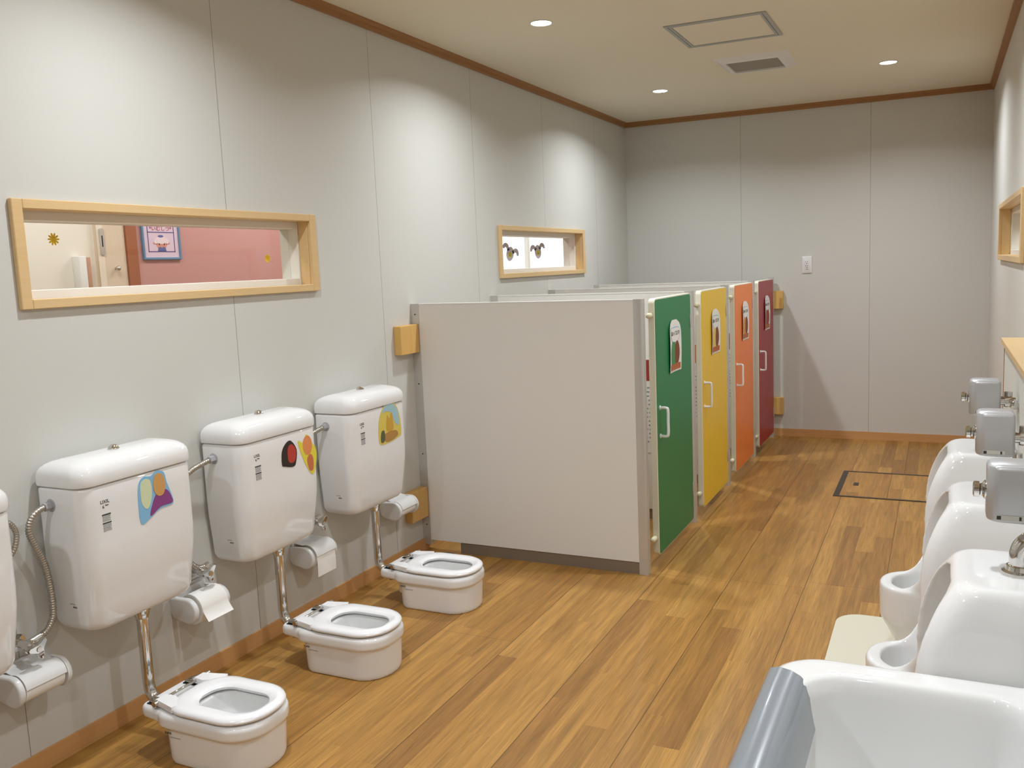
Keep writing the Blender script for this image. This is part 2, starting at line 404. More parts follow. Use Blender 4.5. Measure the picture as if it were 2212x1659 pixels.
# rooms seen through the windows
struct(boxo('floor', M['floor'], None, -1.62, -.14, -6.3, 4.2, -.08, 0))
struct(boxo('ceiling', M['ceil'], None, -1.62, -.14, -6.3, 4.2, H, H + .08))
wall('wall_neighbour', 0, -1.5, -1.62, -6.3, 4.2, 0, H, [(-.2, 3.6, .95, 2.1)], M['adjw'])
wall('wall_neighbour_end', 1, -6.3, -6.4, -1.62, -.14, 0, H, [], M['adjw'])
wall('wall_neighbour_far', 1, 4.2, 4.3, -1.62, -.14, 0, H, [], M['adjw'])
wall('wall_neighbour_side', 0, -.14, -.02, .12, 4.3, 0, H, [], M['adjw'])
wall('wall_corridor', 0, W + 1.1, W + 1.2, -4.2, .8, 0, H, [], M['adjw'])
wall('wall_corridor_end', 1, .8, .9, W + .12, W + 1.2, 0, H, [], M['adjw'])
wall('wall_corridor_start', 1, -4.2, -4.3, W + .12, W + 1.2, 0, H, [], M['adjw'])
struct(boxo('floor', M['floor'], None, W + .12, W + 1.2, -4.3, .9, -.08, 0)); struct(boxo('ceiling', M['ceil'], None, W + .12, W + 1.2, -4.3, .9, H, H + .08))
M['pinkx'] = M['pinkwall']
struct(boxo('wall_pink', M['pinkwall'], None, -1.5, -1.486, -3.43, -.35, 0, H))
M['postw'] = mat('red_brown_post', '9c5a38', .5)
struct(boxo('trim_4', M['postw'], None, -1.5, -1.470, -3.494, -3.43, 0, H))
# window of that room, open to daylight
w4 = bpy.data.objects.new('window_4', None); C.objects.link(w4); w4['kind'] = 'structure'
bm = bmesh.new(); frame_ring(bm, 1, -1.60, -1.47, (-.26, 3.66, .90, 2.15), (-.2, 3.6, .95, 2.1))
for yy in (.72, 1.38, 2.5): box(bm, -1.56, -1.52, yy - .02, yy + .02, .95, 2.1)
fin('window_frame', bm, M['white_lin'], w4)
# sliding door with pull and knob
d5 = bpy.data.objects.new('door_5', None); C.objects.link(d5); d5['kind'] = 'structure'
M['doorw'] = wood_mat('pale_door_wood', 'dccbb8', 'd3c0ab', 2, .45)
boxo('door_leaf', M['doorw'], d5, -1.5, -1.48, -3.66, -3.497, .01, 2.1)
boxo('door_stile', mat('door_stile', 'e2d6c6', .5), d5, -1.481, -1.476, -3.66, -3.625, .01, 2.1)
bm = bmesh.new(); loft(bm, [[(x, p[0], p[1]) for p in rr(-3.648, -3.622, 1.49, 1.62, .008)] for x in (-1.478, -1.470)])
fin('door_pull', bm, M['chrome'], d5); boxo('pull_slot', M['black'], d5, -1.4705, -1.469, -3.638, -3.632, 1.53, 1.585)
bm = bmesh.new(); lathe(bm, (-1.48, -3.565, 1.424), (1, 0, 0), [(0, .006), (.012, .006), (.014, .012), (.024, .012), (.03, .004)], 20); fin('door_knob', bm, M['chrome'], d5, smooth=True)
# wall dispenser
dsp = empty('wall_dispenser', (-1.5, -3.76, 1.2), 'white wall box with brown side on the wall left of the sliding door', 'dispenser')
boxo('dispenser_body', M['plas'], dsp, 0, .05, -.03, .01, 0, .285, bev=.004)
boxo('dispenser_side', mat('tan_side', 'b58a74', .5), dsp, 0, .035, .011, .045, 0, .28, bev=.003)
# sheep poster
po = empty('framed_poster', (-1.486, -3.267, 1.464), 'blue framed poster with red writing and a lamb face on pink wall', 'poster')
M['bfr'] = mat('blue_frame', '5f86a8', .4); M['purple'] = mat('purple_line', '5a4a8a', .5); M['pinkp'] = mat('pale_pink_paper', 'd6c0d2', .6); M['redink'] = mat('red_ink', 'b03048', .6)
bm = bmesh.new(); frame_ring(bm, 1, 0, .014, (-.125, .125, 0, .34), (-.113, .113, .012, .328)); fin('poster_frame', bm, M['bfr'], po)
sh = boxo('poster_sheet', M['pinkp'], po, .001, .007, -.113, .113, .012, .328)
bm = bmesh.new()
for a in [(-.088, -.083, .048, .25), (.083, .088, .048, .25), (-.088, .088, .048, .053), (-.088, .088, .158, .163)]: box(bm, .007, .0078, a[0], a[1], a[2], a[3])
for k in range(12):
    a, b = PI*k/12, PI*(k+1)/12
    loft(bm, [[(x, .0855*math.cos(t)*(1+e), .25 + .05*math.sin(t)*(1+e)) for t, e in ((a, .03), (b, .03), (b, -.03), (a, -.03))] for x in (.007, .0078)])
fin('poster_lines', bm, M['purple'], sh)
text('poster_text', '*いむしつ*', .030, M['redink'], sh, (.0078, 0, .180), (0, 1, 0), (0, 0, 1))
bm = bmesh.new(); flat(bm, ell(0, .088, .034, .022), .007, .0006)
for s in (-1, 1): flat(bm, ell(s*.042, .096, .014, .006, s*.2), .007, .0006)
fin('lamb_face', bm, mat('peach_print', 'd08a7c', .6), sh)
bm = bmesh.new(); 
for k in range(7):
    a = PI*k/6; flat(bm, ell(.036*math.cos(a), .108 + .018*math.sin(a), .014, .012), .0072 + .0001*k, .0006)
flat(bm, ell(0, .112, .036, .018), .0080, .0005)
fin('lamb_wool', bm, mat('wool_print', 'e3cfd8', .6), sh)
bm = bmesh.new(); flat(bm, ell(-.004, .138, .018, .007), .0083, .0005); fin('lamb_cap', bm, mat('blue_cap_print', '56609a', .6), sh)
bm = bmesh.new(); flat(bm, [(-.028, .053), (.028, .053), (.022, .075), (.008, .078), (0, .070), (-.008, .078), (-.022, .075)], .0083, .0005)
fin('lamb_collar', bm, mat('blue_print', '56609a', .6), sh)
for s in (-1, 1):
    bm = bmesh.new(); flat(bm, ell(s*.016, .092, .003, .006), .0084, .0005); fin('lamb_eye', bm, M['ink'], sh)

bpy.context.view_layer.update()
for o_ in [q for q in bpy.data.objects if q.parent == sh]:
    for v in o_.data.vertices: v.co.z = .040 + (v.co.z - .048) * .918

# ------------------------------------------------------------------ ceiling fittings
LP = [(.632, -2.97), (.625, -1.117), (1.983, -1.14), (1.983, -2.97), (.632, -4.83), (1.983, -4.83), (.632, -6.69), (1.983, -6.69)]
LL = ['round ceiling downlight nearest the left wall at the top middle', 'round ceiling downlight above the toilet stalls near the far wall', 'round ceiling downlight near the far right corner, beyond the vent']
LE = 9.8
bm = bmesh.new(); lathe(bm, (0, 0, .001), (0, 0, -1), [(0, .052), (.004, .0515), (.006, .049), (.004, .045), (.001, .044)], 40); rg0 = None
for i, (x, y) in enumerate(LP):
    o = empty('ceiling_downlight', (x, y, H), LL[i] if i < 3 else 'round ceiling downlight out of the frame towards the camera', 'ceiling light', 'recessed ceiling downlights')
    if i == 0:
        rg0 = fin('light_ring', bm, M['plas'], o, smooth=True)
        b2 = bmesh.new(); lathe(b2, (0, 0, .0), (0, 0, -1), [(0, .0445), (.0025, .0445), (.0035, .02)], 40); ln0 = fin('light_lens', b2, M['lamp'], o)
    else:
        for q in (rg0, ln0): c = q.copy(); C.objects.link(c); c.parent = o
    l = bpy.data.lights.new('downlight', 'AREA'); l.shape = 'DISK'; l.size = .085; l.energy = LE; l.spread = math.radians(148); l.color = (.89, .94, 1.0)
    lo = bpy.data.objects.new('downlight', l); C.objects.link(lo); lo.location = (x, y, H - .012)

ch = empty('ceiling_hatch', (1.32, -2.37, H), 'square ceiling access hatch with grey metal frame', 'hatch')
bm = bmesh.new()
for (o, i) in (((-.234, .234), (-.218, .218)), ((-.215, .215), (-.203, .203))):
    for s in (-1, 1):
        a, b = sorted((s*o[1], s*i[1])); box(bm, a, b, o[0], o[1], -.005, .001); box(bm, i[0], i[1], a, b, -.005, .001)
fin('hatch_frame', bm, M['hatchfr'], ch)
boxo('hatch_door', M['ceil'], ch, -.202, .202, -.202, .202, -.002, .001)
cv = empty('ceiling_vent', (1.322, -1.6, H), 'square white ceiling exhaust vent with grey grille', 'vent')
bm = bmesh.new(); o, i, z = .195, .14, -.024
pr = [(-.195, 0), (-.165, -.02), (-.14, -.022), (-.14, -.006)]
loft(bm, [[(sx*-p[0], sy*-p[0], p[1]) for sx, sy in ((-1,-1),(1,-1),(1,1),(-1,1))] for p in pr], cap=False)
fin('vent_cover', bm, M['plas'], cv)
bm = bmesh.new()
for k in range(24): y = -.138 + k*.0118; box(bm, -.14, .14, y, y + .005, -.014, -.009)
for x in (-.07, 0, .07): box(bm, x-.002, x+.002, -.14, .14, -.013, -.007)
fin('vent_grille', bm, mat('grille_bars', 'a8a396', .6), cv)
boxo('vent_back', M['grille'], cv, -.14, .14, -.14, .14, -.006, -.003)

# ------------------------------------------------------------------ far wall outlet, floor hatch, mat, drain cap
ot = empty('wall_outlet', (1.38, 0, 1.286), 'white double power outlet on the far wall', 'outlet')
bm = bmesh.new(); loft(bm, [[(p[0], y, p[1]) for p in rr(-.035+e, .035-e, -.062+e, .062-e, .006)] for y, e in ((0, 0), (-.006, 0), (-.009, .004))]); fin('outlet_plate', bm, M['plas'], ot, auto=40)
bm = bmesh.new()
for z in (.018, -.012):
    for x in (-.007, .006): box(bm, x-.0012, x+.0012, -.0105, -.0088, z, z+.009)
    lathe(bm, (0, -.0088, z-.008), (0, -1, 0), [(0, .003), (.0015, .003)], 12)
box(bm, -.009, .009, -.0105, -.0088, -.034, -.032)
fin('outlet_holes', bm, M['ink'], ot)

fh = empty('floor_hatch', (2.055, -1.337, 0), 'square wooden floor hatch with dark bronze frame near the far wall', 'floor hatch')
bm = bmesh.new()
for s in (-1, 1):
    a, b = sorted((s*.313, s*.281)); box(bm, a, b, -.313, .313, -.001, .0025); a, b = sorted((s*.313, s*.291)); box(bm, -.281, .281, a, b, -.001, .0025)
fin('hatch_frame', bm, M['bronze'], fh)
boxo('hatch_panel', M['floor'], fh, -.281, .281, -.2905, .2905, -.001, .0012)
boxo('hatch_latch', M['bronze'], fh, -.228, -.198, -.045, .02, .0013, .003)
fm = bmesh.new(); loft(fm, [rr(1.945, 2.49, -3.99, -3.345, .09, z, 10) for z in (0, .004)])
tag(fin('urinal_mat', fm, M['mat'], None), 'beige rounded floor mat under the far urinal', 'mat')
dc = bmesh.new(); lathe(dc, (.17, -3.275, 0), (0, 0, 1), [(0, .052), (.012, .05), (.018, .04), (.02, .001)], 32)
tag(fin('floor_drain_cap', dc, mat('drain_grey', '4c4c4a', .4, metal=.3), None, auto=40), 'dark round cap on the floor at the corner of the large partition', 'drain cap')

# ------------------------------------------------------------------ stall partitions and doors
def partition(y, label, notice=None):
    r = empty('partition_panel', (0, y, 0), label, 'partition', 'white stall partitions')
    t = .04
    boxo('panel', M['panel'], r, .044, 1.102, .001, t-.001, .055, 1.194)
    boxo('top_trim', mat('top_trim', 'd9d8d3', .35), r, .044, 1.102, 0, t, 1.194, 1.2)
    b = bmesh.new(); loft(b, [rr(1.102, 1.143, 0, t - .003, (.001, .012, .003, .001), z, 5) for z in (0, 1.201)]); fin('end_post', b, M['alu'], r, auto=30)
    b = bmesh.new(); box(b, .0, .044, -.001, t+.001, .03, 1.2); fin('wall_channel', b, M['alu'], r)
    for z in (.13, .48, .82, 1.15):
        b = bmesh.new(); lathe(b, (.024, -.0008, z), (0, -1, 0), [(0, .0035), (.0012, .0035), (.0018, .001)], 12); fin('screw', b, M['ink'], r)
    boxo('kick_plate', M['kick'], r, .205, 1.102, .005, t-.005, 0, .055)
    if notice:
        n = boxo('notice_sheet', M['card'], r, .82, 1.09, -.0015, .0009, .36, .86)
        boxo('notice_band', notice, n, .83, 1.085, -.0022, -.0014, .74, .85)
        b = bmesh.new()
        for k in range(14):
            z = .70 - k*.022; x = .85
            while x < 1.07: w = random.uniform(.01, .03); box(b, x, min(x+w, 1.08), -.0022, -.0014, z, z+.008); x += w + .008
        fin('notice_lines', b, M['ink2'], n)
    return r
partition(-3.19, 'large white partition panel facing the small toilets, nearest of the stall walls')
M['redband'] = mat('red_band', '9a2f2a', .6); M['orband'] = mat('orange_band', 'd4752e', .6); M['dkred'] = mat('dark_red_band', '86202a', .6)
partition(-2.375, 'white partition panel between the green and yellow stall doors', M['redband'])
partition(-1.58, 'white partition panel between the yellow and orange stall doors', M['orband'])
partition(-.78, 'white partition panel between the orange and red stall doors', M['dkred'])
tag(boxo('jamb_post', M['alu'], None, 1.115, 1.147, -.075, -.041, 0, 1.2), 'slim metal jamb post at the far wall behind the red door', 'post')
for (x0, x1, y0, y1, z0, z1, l) in [(0, .04, -3.343, -3.192, .972, 1.105, 'pale wooden block high on the left wall beside the large partition'), (0, .04, -3.333, -3.192, .175, .32, 'pale wooden block low on the left wall beside the large partition'),
    (1.06, 1.212, -.04, 0, .968, 1.10, 'pale wooden block on the far wall at the top of the red door'), (1.06, 1.212, -.04, 0, .17, .30, 'pale wooden block on the far wall at the bottom of the red door')]:
    b = bmesh.new(); box(b, x0, x1, y0, y1, z0, z1, .002, 1)
    tag(fin('wood_block', b, M['block'], None, auto=35), l, 'wooden block')

M['bub'] = mat('blue_outline', '8fb6d0', .6); M['bushbrown'] = mat('brown_print', '7c4028', .6); M['ground'] = mat('ground_print', 'b0623a', .6)
def stall_door(y0, y1, colname, face, tree, hname):
    """door hung in the plane x = 1.13..1.16"""
    r = empty('stall_door', (1.145, (y0+y1)/2, 0), colname, 'door', 'coloured toilet stall doors'); w = (y1 - y0)/2; z0, z1 = .052, 1.196
    b = bmesh.new(); loft(b, [[(x, p[0], p[1]) for p in rr(-w+e, w-e, z0+e, z1-e, .022, 0, 6)] for x, e in ((-.016, .003), (-.013, 0), (.0115, 0), (.014, .002))])
    fin('door_panel', b, M['cream'], r, auto=35)
    b = bmesh.new(); loft(b, [[(x, p[0], p[1]) for p in rr(-w+.006, w-.006, z0+.006, z1-.006, .017, 0, 6)] for x in (.0135, .0155)])
    o = fin('door_face', b, M[face], r); o['label'] = hname + ' laminate face'
    b = bmesh.new(); hy = -w + .045; tube(b, spline([(.0155, hy, .588), (.045, hy, .588), (.052, hy, .600), (.052, hy, .65), (.052, hy, .702), (.045, hy, .714), (.0155, hy, .714)], 6), .0065, 12)
    for z in (.588, .714): lathe(b, (.0152, hy, z), (1, 0, 0), [(0, .011), (.003, .011), (.004, .007)], 16)
    fin('handle', b, M['plas'], r, smooth=True)
    for z in (1.062, .215):
        b = bmesh.new(); box(b, .0153, .0190, w-.020, w+.002, z-.035, z+.03, .003, 2); cyl(b, (.012, w+.003, z-.035), (.012, w+.003, z+.03), .006, 12); fin('hinge', b, M['alu'], r, auto=35)
    for z in (1.125, .135):
        b = bmesh.new(); lathe(b, (-.002, -w, z), (0, -1, 0), [(0, .009), (.006, .009), (.010, .012), (.034, .0125), (.044, .010), (.048, .004)], 20); fin('stop_peg', b, M['cut'], r, smooth=True)
    # paper sign, slightly bowed off the door
    sg0 = -w + .20; sg1 = sg0 + .185; zb, zt = .845, 1.085; n = 14; rows = []
    b = bmesh.new(); bow = lambda y, z: .0165 + .006*abs((y-(sg0+sg1)/2)/.1)**2 + .003*math.sin((z-zb)*14)
    outl = rr(sg0, sg1, zb, zt, (.002, .002, .06, .06), 0, 8)
    # slice the outline into horizontal bands so the sheet can bow
    zs = [zb + (zt-zb)*k/16 for k in range(17)]
    def ext(z):
        d = max(0, z - (zt - .06)); s = .06 - math.sqrt(max(0, .06**2 - d*d)) if d > 0 else 0
        return sg0 + s, sg1 - s
    rows = []
    for z in zs:
        a, c = ext(min(z, zt-.0004)); rows.append([b.verts.new((bow(a + (c-a)*k/8, z), a + (c-a)*k/8, z)) for k in range(9)])
    for i in range(16):
        for k in range(8): b.faces.new((rows[i][k], rows[i][k+1], rows[i+1][k+1], rows[i+1][k]))
    so = fin('paper_sign', b, M['card'], r, smooth=True); so['label'] = 'paper sign with a speech bubble'
    def patch(name, pts, m, lift=.0010):
        # fan patch that follows the bow
        bb = bmesh.new(); cy = sum(p[0] for p in pts)/len(pts); cz = sum(p[1] for p in pts)/len(pts)
        rings = []
        for e in (1, .66, .33): rings.append([bb.verts.new((bow(cy+(p[0]-cy)*e, cz+(p[1]-cz)*e)+lift, cy+(p[0]-cy)*e, cz+(p[1]-cz)*e)) for p in pts])
        N_ = len(pts)
        for q in range(2):
            for k in range(N_): bb.faces.new((rings[q][k], rings[q][(k+1)%N_], rings[q+1][(k+1)%N_], rings[q+1][k]))
        bb.faces.new(rings[2]); return fin(name, bb, m, so)
    Y = lambda t: sg0 + t*.185; Z = lambda t: zb + t*.24
    def bub(e): return [(Y(.5) + (Y(.90)-Y(.5)+e)*(math.copysign(abs(math.cos(u))**.6, math.cos(u))), Z(.735) + (Z(.88)-Z(.735)+e)*math.copysign(abs(math.sin(u))**.8, math.sin(u)) + .006*math.cos(2*u)) for u in [2*PI*k/32 for k in range(32)]]
    patch('bubble_outline', bub(.0015), M['bub'], .0008); patch('bubble_inside', bub(-.0025), M['card'], .0012)
    patch('tree_print', [(y, z) for y, z in ell(Y(.36), Z(.33), .048, .068, 0, 24)], tree)
    patch('bush_print', [(y, z) for y, z in ell(Y(.66), Z(.36), .034, .056, 0, 24)], M['bushbrown'], .0014)
    patch('ground_print', [(Y(.08), Z(.04)), (Y(.36), Z(.04)), (Y(.65), Z(.04)), (Y(.92), Z(.04)), (Y(.92), Z(.15)), (Y(.65), Z(.16)), (Y(.36), Z(.15)), (Y(.08), Z(.16))], M['ground'], .0018)
    tx = text('sign_text', 'はいってます!', .024, M['ink'], so, (0, Y(.5), Z(.735)), (0, 1, 0), (0, 0, 1), .0004, scx=.9)
    for v in tx.data.vertices: v.co.x += bow(v.co.y, v.co.z) + .0018
    return r
M['tg'] = mat('green_print', '3f8a4c', .6); M['ty'] = mat('yellow_print', 'e0bf62', .6); M['to'] = mat('orange_print', 'dd9038', .6); M['tr'] = mat('red_print', 'a84a38', .6)
stall_door(-3.072, -2.478, 'green stall door with cream edge, nearest of the coloured doors', 'green', M['tg'], 'green')
stall_door(-2.270, -1.690, 'yellow stall door with cream edge', 'yellow', M['ty'], 'yellow')
stall_door(-1.470, -.915, 'orange stall door with cream edge', 'orange', M['to'], 'orange')
stall_door(-.712, -.145, 'dark red stall door with cream edge, farthest of the coloured doors', 'red', M['tr'], 'dark red')

# ------------------------------------------------------------------ small toilets (local origin: wall face, centre line, floor)
G_T = 'small wall-tank toilets along the left wall'
T0 = empty('child_toilet', (0, -4.345, 0), '', 'toilet', G_T)
# tank
def tsec(z, e=0, d=.18, h=.192, x0=.012): return rr(x0+e, d-e, -h+e, h-e, (.012, .046, .046, .012), z, 7)
b = bmesh.new()
prof = []
for z, e in ((.386, .034), (.388, .022), (.394, .011), (.404, .004), (.418, 0)): prof.append((z, e))
for k in range(1, 9): prof.append((.418 + (.795-.418)*k/8, 0))
prof += [(.800, .001), (.8035, .005)]
secs = []
for z, e in prof:
    t = min(1, max(0, (z-.386)/(.60-.386))); t = t*t*(3-2*t); secs.append(tsec(z, e, .172 + .018*t, .184 + .014*t))
loft(b, secs); fin('tank', b, M['por'], T0, auto=50)
b = bmesh.new(); secs = []
for z, e in ((.806, .004), (.8075, .001), (.812, 0), (.834, 0), (.847, .003), (.857, .009), (.865, .018), (.871, .030), (.876, .048), (.879, .068)): secs.append(tsec(z, e, .194, .201, .010))
loft(b, secs); fin('tank_lid', b, M['por'], T0, auto=50)
b = bmesh.new(); lathe(b, (.112, -.02, .8785), (0, 0, 1), [(0, .0160), (.003, .0160), (.0045, .0145), (.009, .0125), (.0135, .008), (.0152, .001)], 28); fin('flush_button', b, M['chrome'], T0, smooth=True)
# flush pipe
b = bmesh.new(); tube(b, [(.130, .004, .392), (.130, .004, .19)] + spline([(.130, .004, .18), (.131, .004, .150), (.140, .003, .124), (.160, .002, .110), (.190, .001, .106), (.225, 0, .106)], 6), .0168, 20)
lathe(b, (.130, .004, .394), (0, 0, -1), [(0, .027), (.006, .027), (.010, .023), (.024, .0205), (.032, .0175)], 28)
fin('flush_pipe', b, M['chrome'], T0, auto=50)
# bowl with rim and rear deck
bo = empty('child_toilet_tmp', (0, 0, 0), '', '') ; bpy.data.objects.remove(bo)
def bs(z, x0, x1, h, rf=.095, rb=.06): return rr(x0, x1, -h, h, (rb, rf, rf, rb), z, 8)
s1 = bmesh.new(); loft(s1, [bs(z, a, c, h) for z, a, c, h in ((0, .290, .606, .104), (.012, .288, .608, .106), (.06, .287, .610, .108), (.112, .285, .612, .110))])
s2 = bmesh.new(); loft(s2, [bs(z, a, c, h) for z, a, c, h in ((.108, .266, .613, .113), (.113, .262, .617, .117), (.140, .262, .617, .117), (.150, .268, .611, .111))])
s3 = bmesh.new(); loft(s3, [[(x, sy*w, zz) for x, sy, zz in ()] for w in ()]) if False else None
def deck(z, e):
    pts = [(.198+e, -.074), (.205+e, -.088), (.222, -.095+e), (.26, -.100+e), (.32, -.110+e), (.40, -.108+e)]
    return [(x, y, z) for x, y in pts] + [(x, -y, z) for x, y in pts[::-1]]
loft(s3, [deck(.110, .008), deck(.118, 0), deck(.140, 0), deck(.148, .006)])
s4 = bmesh.new(); loft(s4, [rr(.245, .33, -.035, .035, .02, z) for z in (.03, .112)])
c1 = bmesh.new(); loft(c1, [rr(a, c, -h, h, (.045, .05, .05, .045), z, 8) for z, a, c, h in ((.028, .43, .52, .03), (.05, .40, .545, .045), (.10, .375, .575, .062), (.17, .365, .585, .068))])
bowl = ceramic('bowl', [s1, s2, s3, s4], [c1], M['por'], T0, .0042, 5)
b = bmesh.new(); loft(b, [rr(.41, .535, -.042, .042, .04, z, 8) for z in (.05, .056)]); fin('water', b, M['water'], bowl)
text('bowl_mark', 'INAX', .010, M['ink'], bowl, (.325, -.1092, .095), (1, 0, 0), (0, 0, 1), .0004)
boxo('bowl_mark_line', M['ink2'], bowl, .332, .372, -.1099, -.1090, .084, .0855)
text('deck_mark', 'LIXIL', .011, M['ink2'], bowl, (.238, -.062, .1488), (1, 0, 0), (0, 1, 0), .0003)
# seat ring
b = bmesh.new()
def so(e, z): return rr(.298+e, .618-e, -.1155+e, .1155-e, (.085, .108, .108, .085), z, 10)
def si(e, z): return rr(.366-e, .580+e, -.061-e, .061+e, (.058, .061, .061, .058), z, 10)
loft(b, [so(.006, .1545), so(.0015, .157), so(0, .162), so(.002, .168), so(.008, .1725), so(.020, .175), si(.014, .1745), si(.005, .172), si(0, .166), si(.001, .159), si(.006, .1545)], closed=True)
for s in (-1, 1):
    loft(b, [[(q, s*p, z) for q, p in ((.262+e, .052+e), (.262+e, .092-e), (.29, .094), (.345, .108), (.36, .075), (.30, .050))] for z, e in ((.1555, .002), (.158, 0), (.170, 0), (.1735, .003))])
seat = fin('seat', b, M['seat'], T0, auto=45)
b = bmesh.new(); cyl(b, (.272, -.06, .166), (.272, .06, .166), .0045, 14); fin('hinge_rod', b, M['chrome'], seat, smooth=True)
for s in (-1, 1):
    b = bmesh.new(); cyl(b, (.272, s*.090, .166), (.272, s*.104, .166), .008, 18)
    box(b, .222, .262, s*.066-.013, s*.066+.013, .151, .160, .004, 2); tube(b, [(.240, s*.070, .158), (.258, s*.082, .163), (.272, s*.096, .166)], .0075, 12)
    hb = fin('hinge_bracket', b, M['chrome'], seat, auto=45)
    boxo('hinge_gasket', M['black'], seat, .219, .265, s*.066-.0155, s*.066+.0155, .1475, .1512)
b = bmesh.new(); lathe(b, (.240, -.066, .118), (0, 0, -1), [(0, .005), (.012, .005), (.013, .008), (.02, .008)], 12); fin('fixing_bolt', b, M['nut'], bowl)
# tank markings
fx = .1903
g = text('tank_logo', 'LIXIL', .0135, M['ink'], T0, (fx, -.128, .757), (0, 1, 0), (0, 0, 1), .0004)
text('tank_submark', '6', .0125, M['ink'], T0, (fx, -.134, .743), (0, 1, 0), (0, 0, 1), .0004)
text('tank_submark_small', 'liter', .0065, M['ink'], T0, (fx, -.122, .7465), (0, 1, 0), (0, 0, 1), .0004)
boxo('instruction_bar', M['ink'], T0, fx-.0006, fx+.0005, -.141, -.113, .719, .7225); boxo('instruction_bar', M['ink'], T0, fx-.0006, fx+.0005, -.141, -.113, .6955, .6985)
b = bmesh.new()
for k in range(12):
    z = .7155 - k*.0034 - (.0035 if k > 4 else 0)
    y = -.140
    while y < -.115: w_ = random.uniform(.002, .008); box(b, fx-.0006, fx+.0004, y, min(y+w_, -.114), z, z+.0018); y += w_ + .0015
fin('instruction_label', b, M['ink2'], T0)
text('tank_mark', 'LIXIL', .0095, M['ink'], T0, (.098, -.1885, .474), (1, 0, 0), (0, 0, 1), .0008); text('tank_mark', 'INAX', .0065, M['ink'], T0, (.106, -.1883, .464), (1, 0, 0), (0, 0, 1), .0008)
# side hose nut, hose and stop valve
b = bmesh.new(); lathe(b, (.066, -.186, .755), (0, -1, 0), [(0, .022), (.010, .022), (.013, .017), (.013, .013)], 6 + 18); lathe(b, (.066, -.199, .755), (0, -1, 0), [(0, .013), (.006, .013), (.010, .0125), (.020, .012)], 6)
fin('inlet_nut', b, M['nut'], T0, auto=35)
def supply(root, pts, vy):
    hp = spline(pts, 30); n = len(hp)
    # even spacing so that the ribs are regular
    L = [0]
    for i in range(1, n): L.append(L[-1] + (hp[i]-hp[i-1]).length)
    q = []; step = .0018; t = 0; i = 0
    while t < L[-1]:
        while L[i+1] < t: i += 1
        q.append(hp[i].lerp(hp[i+1], (t-L[i])/max(1e-9, L[i+1]-L[i]))); t += step
    b = bmesh.new(); tube(b, q, .0095, 14, rad=lambda i: .0078 + .0020*(.5+.5*math.cos(i*PI*.5))); fin('supply_hose', b, M['hose'], root, smooth=True)
    b = bmesh.new(); lathe(b, (.012, vy, .392), (1, 0, 0), [(-.012, .024), (-.006, .024), (-.004, .011), (.030, .011), (.034, .015), (.058, .015), (.062, .009), (.074, .009)], 20); cyl(b, (.050, vy, .395), (.052, vy+.035, .403), .011, 16)
    sv = fin('stop_valve', b, M['chrome'], root, auto=40)
    b = bmesh.new(); tri = []
    for k in range(3):
        a = -PI/2 + .35 + k*2*PI/3
        tri += [(.031*math.cos(a-.2), .031*math.sin(a-.2)), (.034*math.cos(a), .034*math.sin(a)), (.031*math.cos(a+.2), .031*math.sin(a+.2)), (.013*math.cos(a+PI/3), .013*math.sin(a+PI/3))]
    loft(b, [[(x + .10*p[1], vy + p[0]*s, .388 + p[1]*s) for p in tri] for x, s in ((.082, .9), (.085, 1), (.094, 1), (.097, .9))]); cyl(b, (.075, vy, .388), (.100, vy, .388), .008, 14)
    fin('valve_handle', b, M['chrome'], sv, auto=40)

def place_toilet(src, y, label, first=False):
    r = src if first else copy_tree(src); r.location = (0, y, 0); r['label'] = label; return r
tB = place_toilet(T0, -4.345, 'small white toilet in the middle with red and orange stickers on its wall tank', True)
tC = place_toilet(T0, -3.752, 'small white toilet beside the large partition, yellow arched sticker on its tank')
tA = place_toilet(T0, -4.940, 'small white toilet nearest the camera with blue and purple sticker on its tank')
tZ = place_toilet(T0, -5.518, 'small white toilet cut off by the left photo edge, only its tank side visible')

long_hose = [(.066, -.207, .755), (.064, -.228, .752), (.060, -.252, .735), (.056, -.262, .700), (.054, -.248, .655), (.052, -.228, .605), (.050, -.217, .545), (.050, -.214, .480), (.050, -.219, .440), (.050, -.238, .412), (.052, -.262, .403)]
back_hose = [(.066, -.207, .755), (.060, -.240, .748), (.052, -.285, .733), (.046, -.322, .705), (.042, -.336, .650), (.042, -.338, .560), (.042, -.332, .480), (.044, -.315, .430), (.050, -.290, .405), (.052, -.262, .400)]
supply(tA, long_hose, -.297); supply(tZ, back_hose, -.283); supply(tB, back_hose, -.283); supply(tC, back_hose, -.290)

# stickers: plain colour patches
def patchx(name, pts, m, parent, x, d=.0006):
    if len(pts) < 20:   # rounded outline through the corner points
        out = []; n = len(pts)
        for i in range(n):
            a, p, q, r = pts[i-1], pts[i], pts[(i+1) % n], pts[(i+2) % n]
            for k in range(5):
                t = k/5; out.append(tuple(.5*((2*p[j])+(q[j]-a[j])*t+(2*a[j]-5*p[j]+4*q[j]-r[j])*t*t+(3*p[j]-a[j]-3*q[j]+r[j])*t**3) for j in (0, 1)))
        pts = out
    b = bmesh.new(); flat(b, pts, x, d); return fin(name, b, m, parent)
PA = lambda n, c: mat(n, c, .35)
x = .1906
def at(y0, y1, z0, z1, P): return [(y0 + p[0]*(y1-y0), z0 + p[1]*(z1-z0)) for p in P]
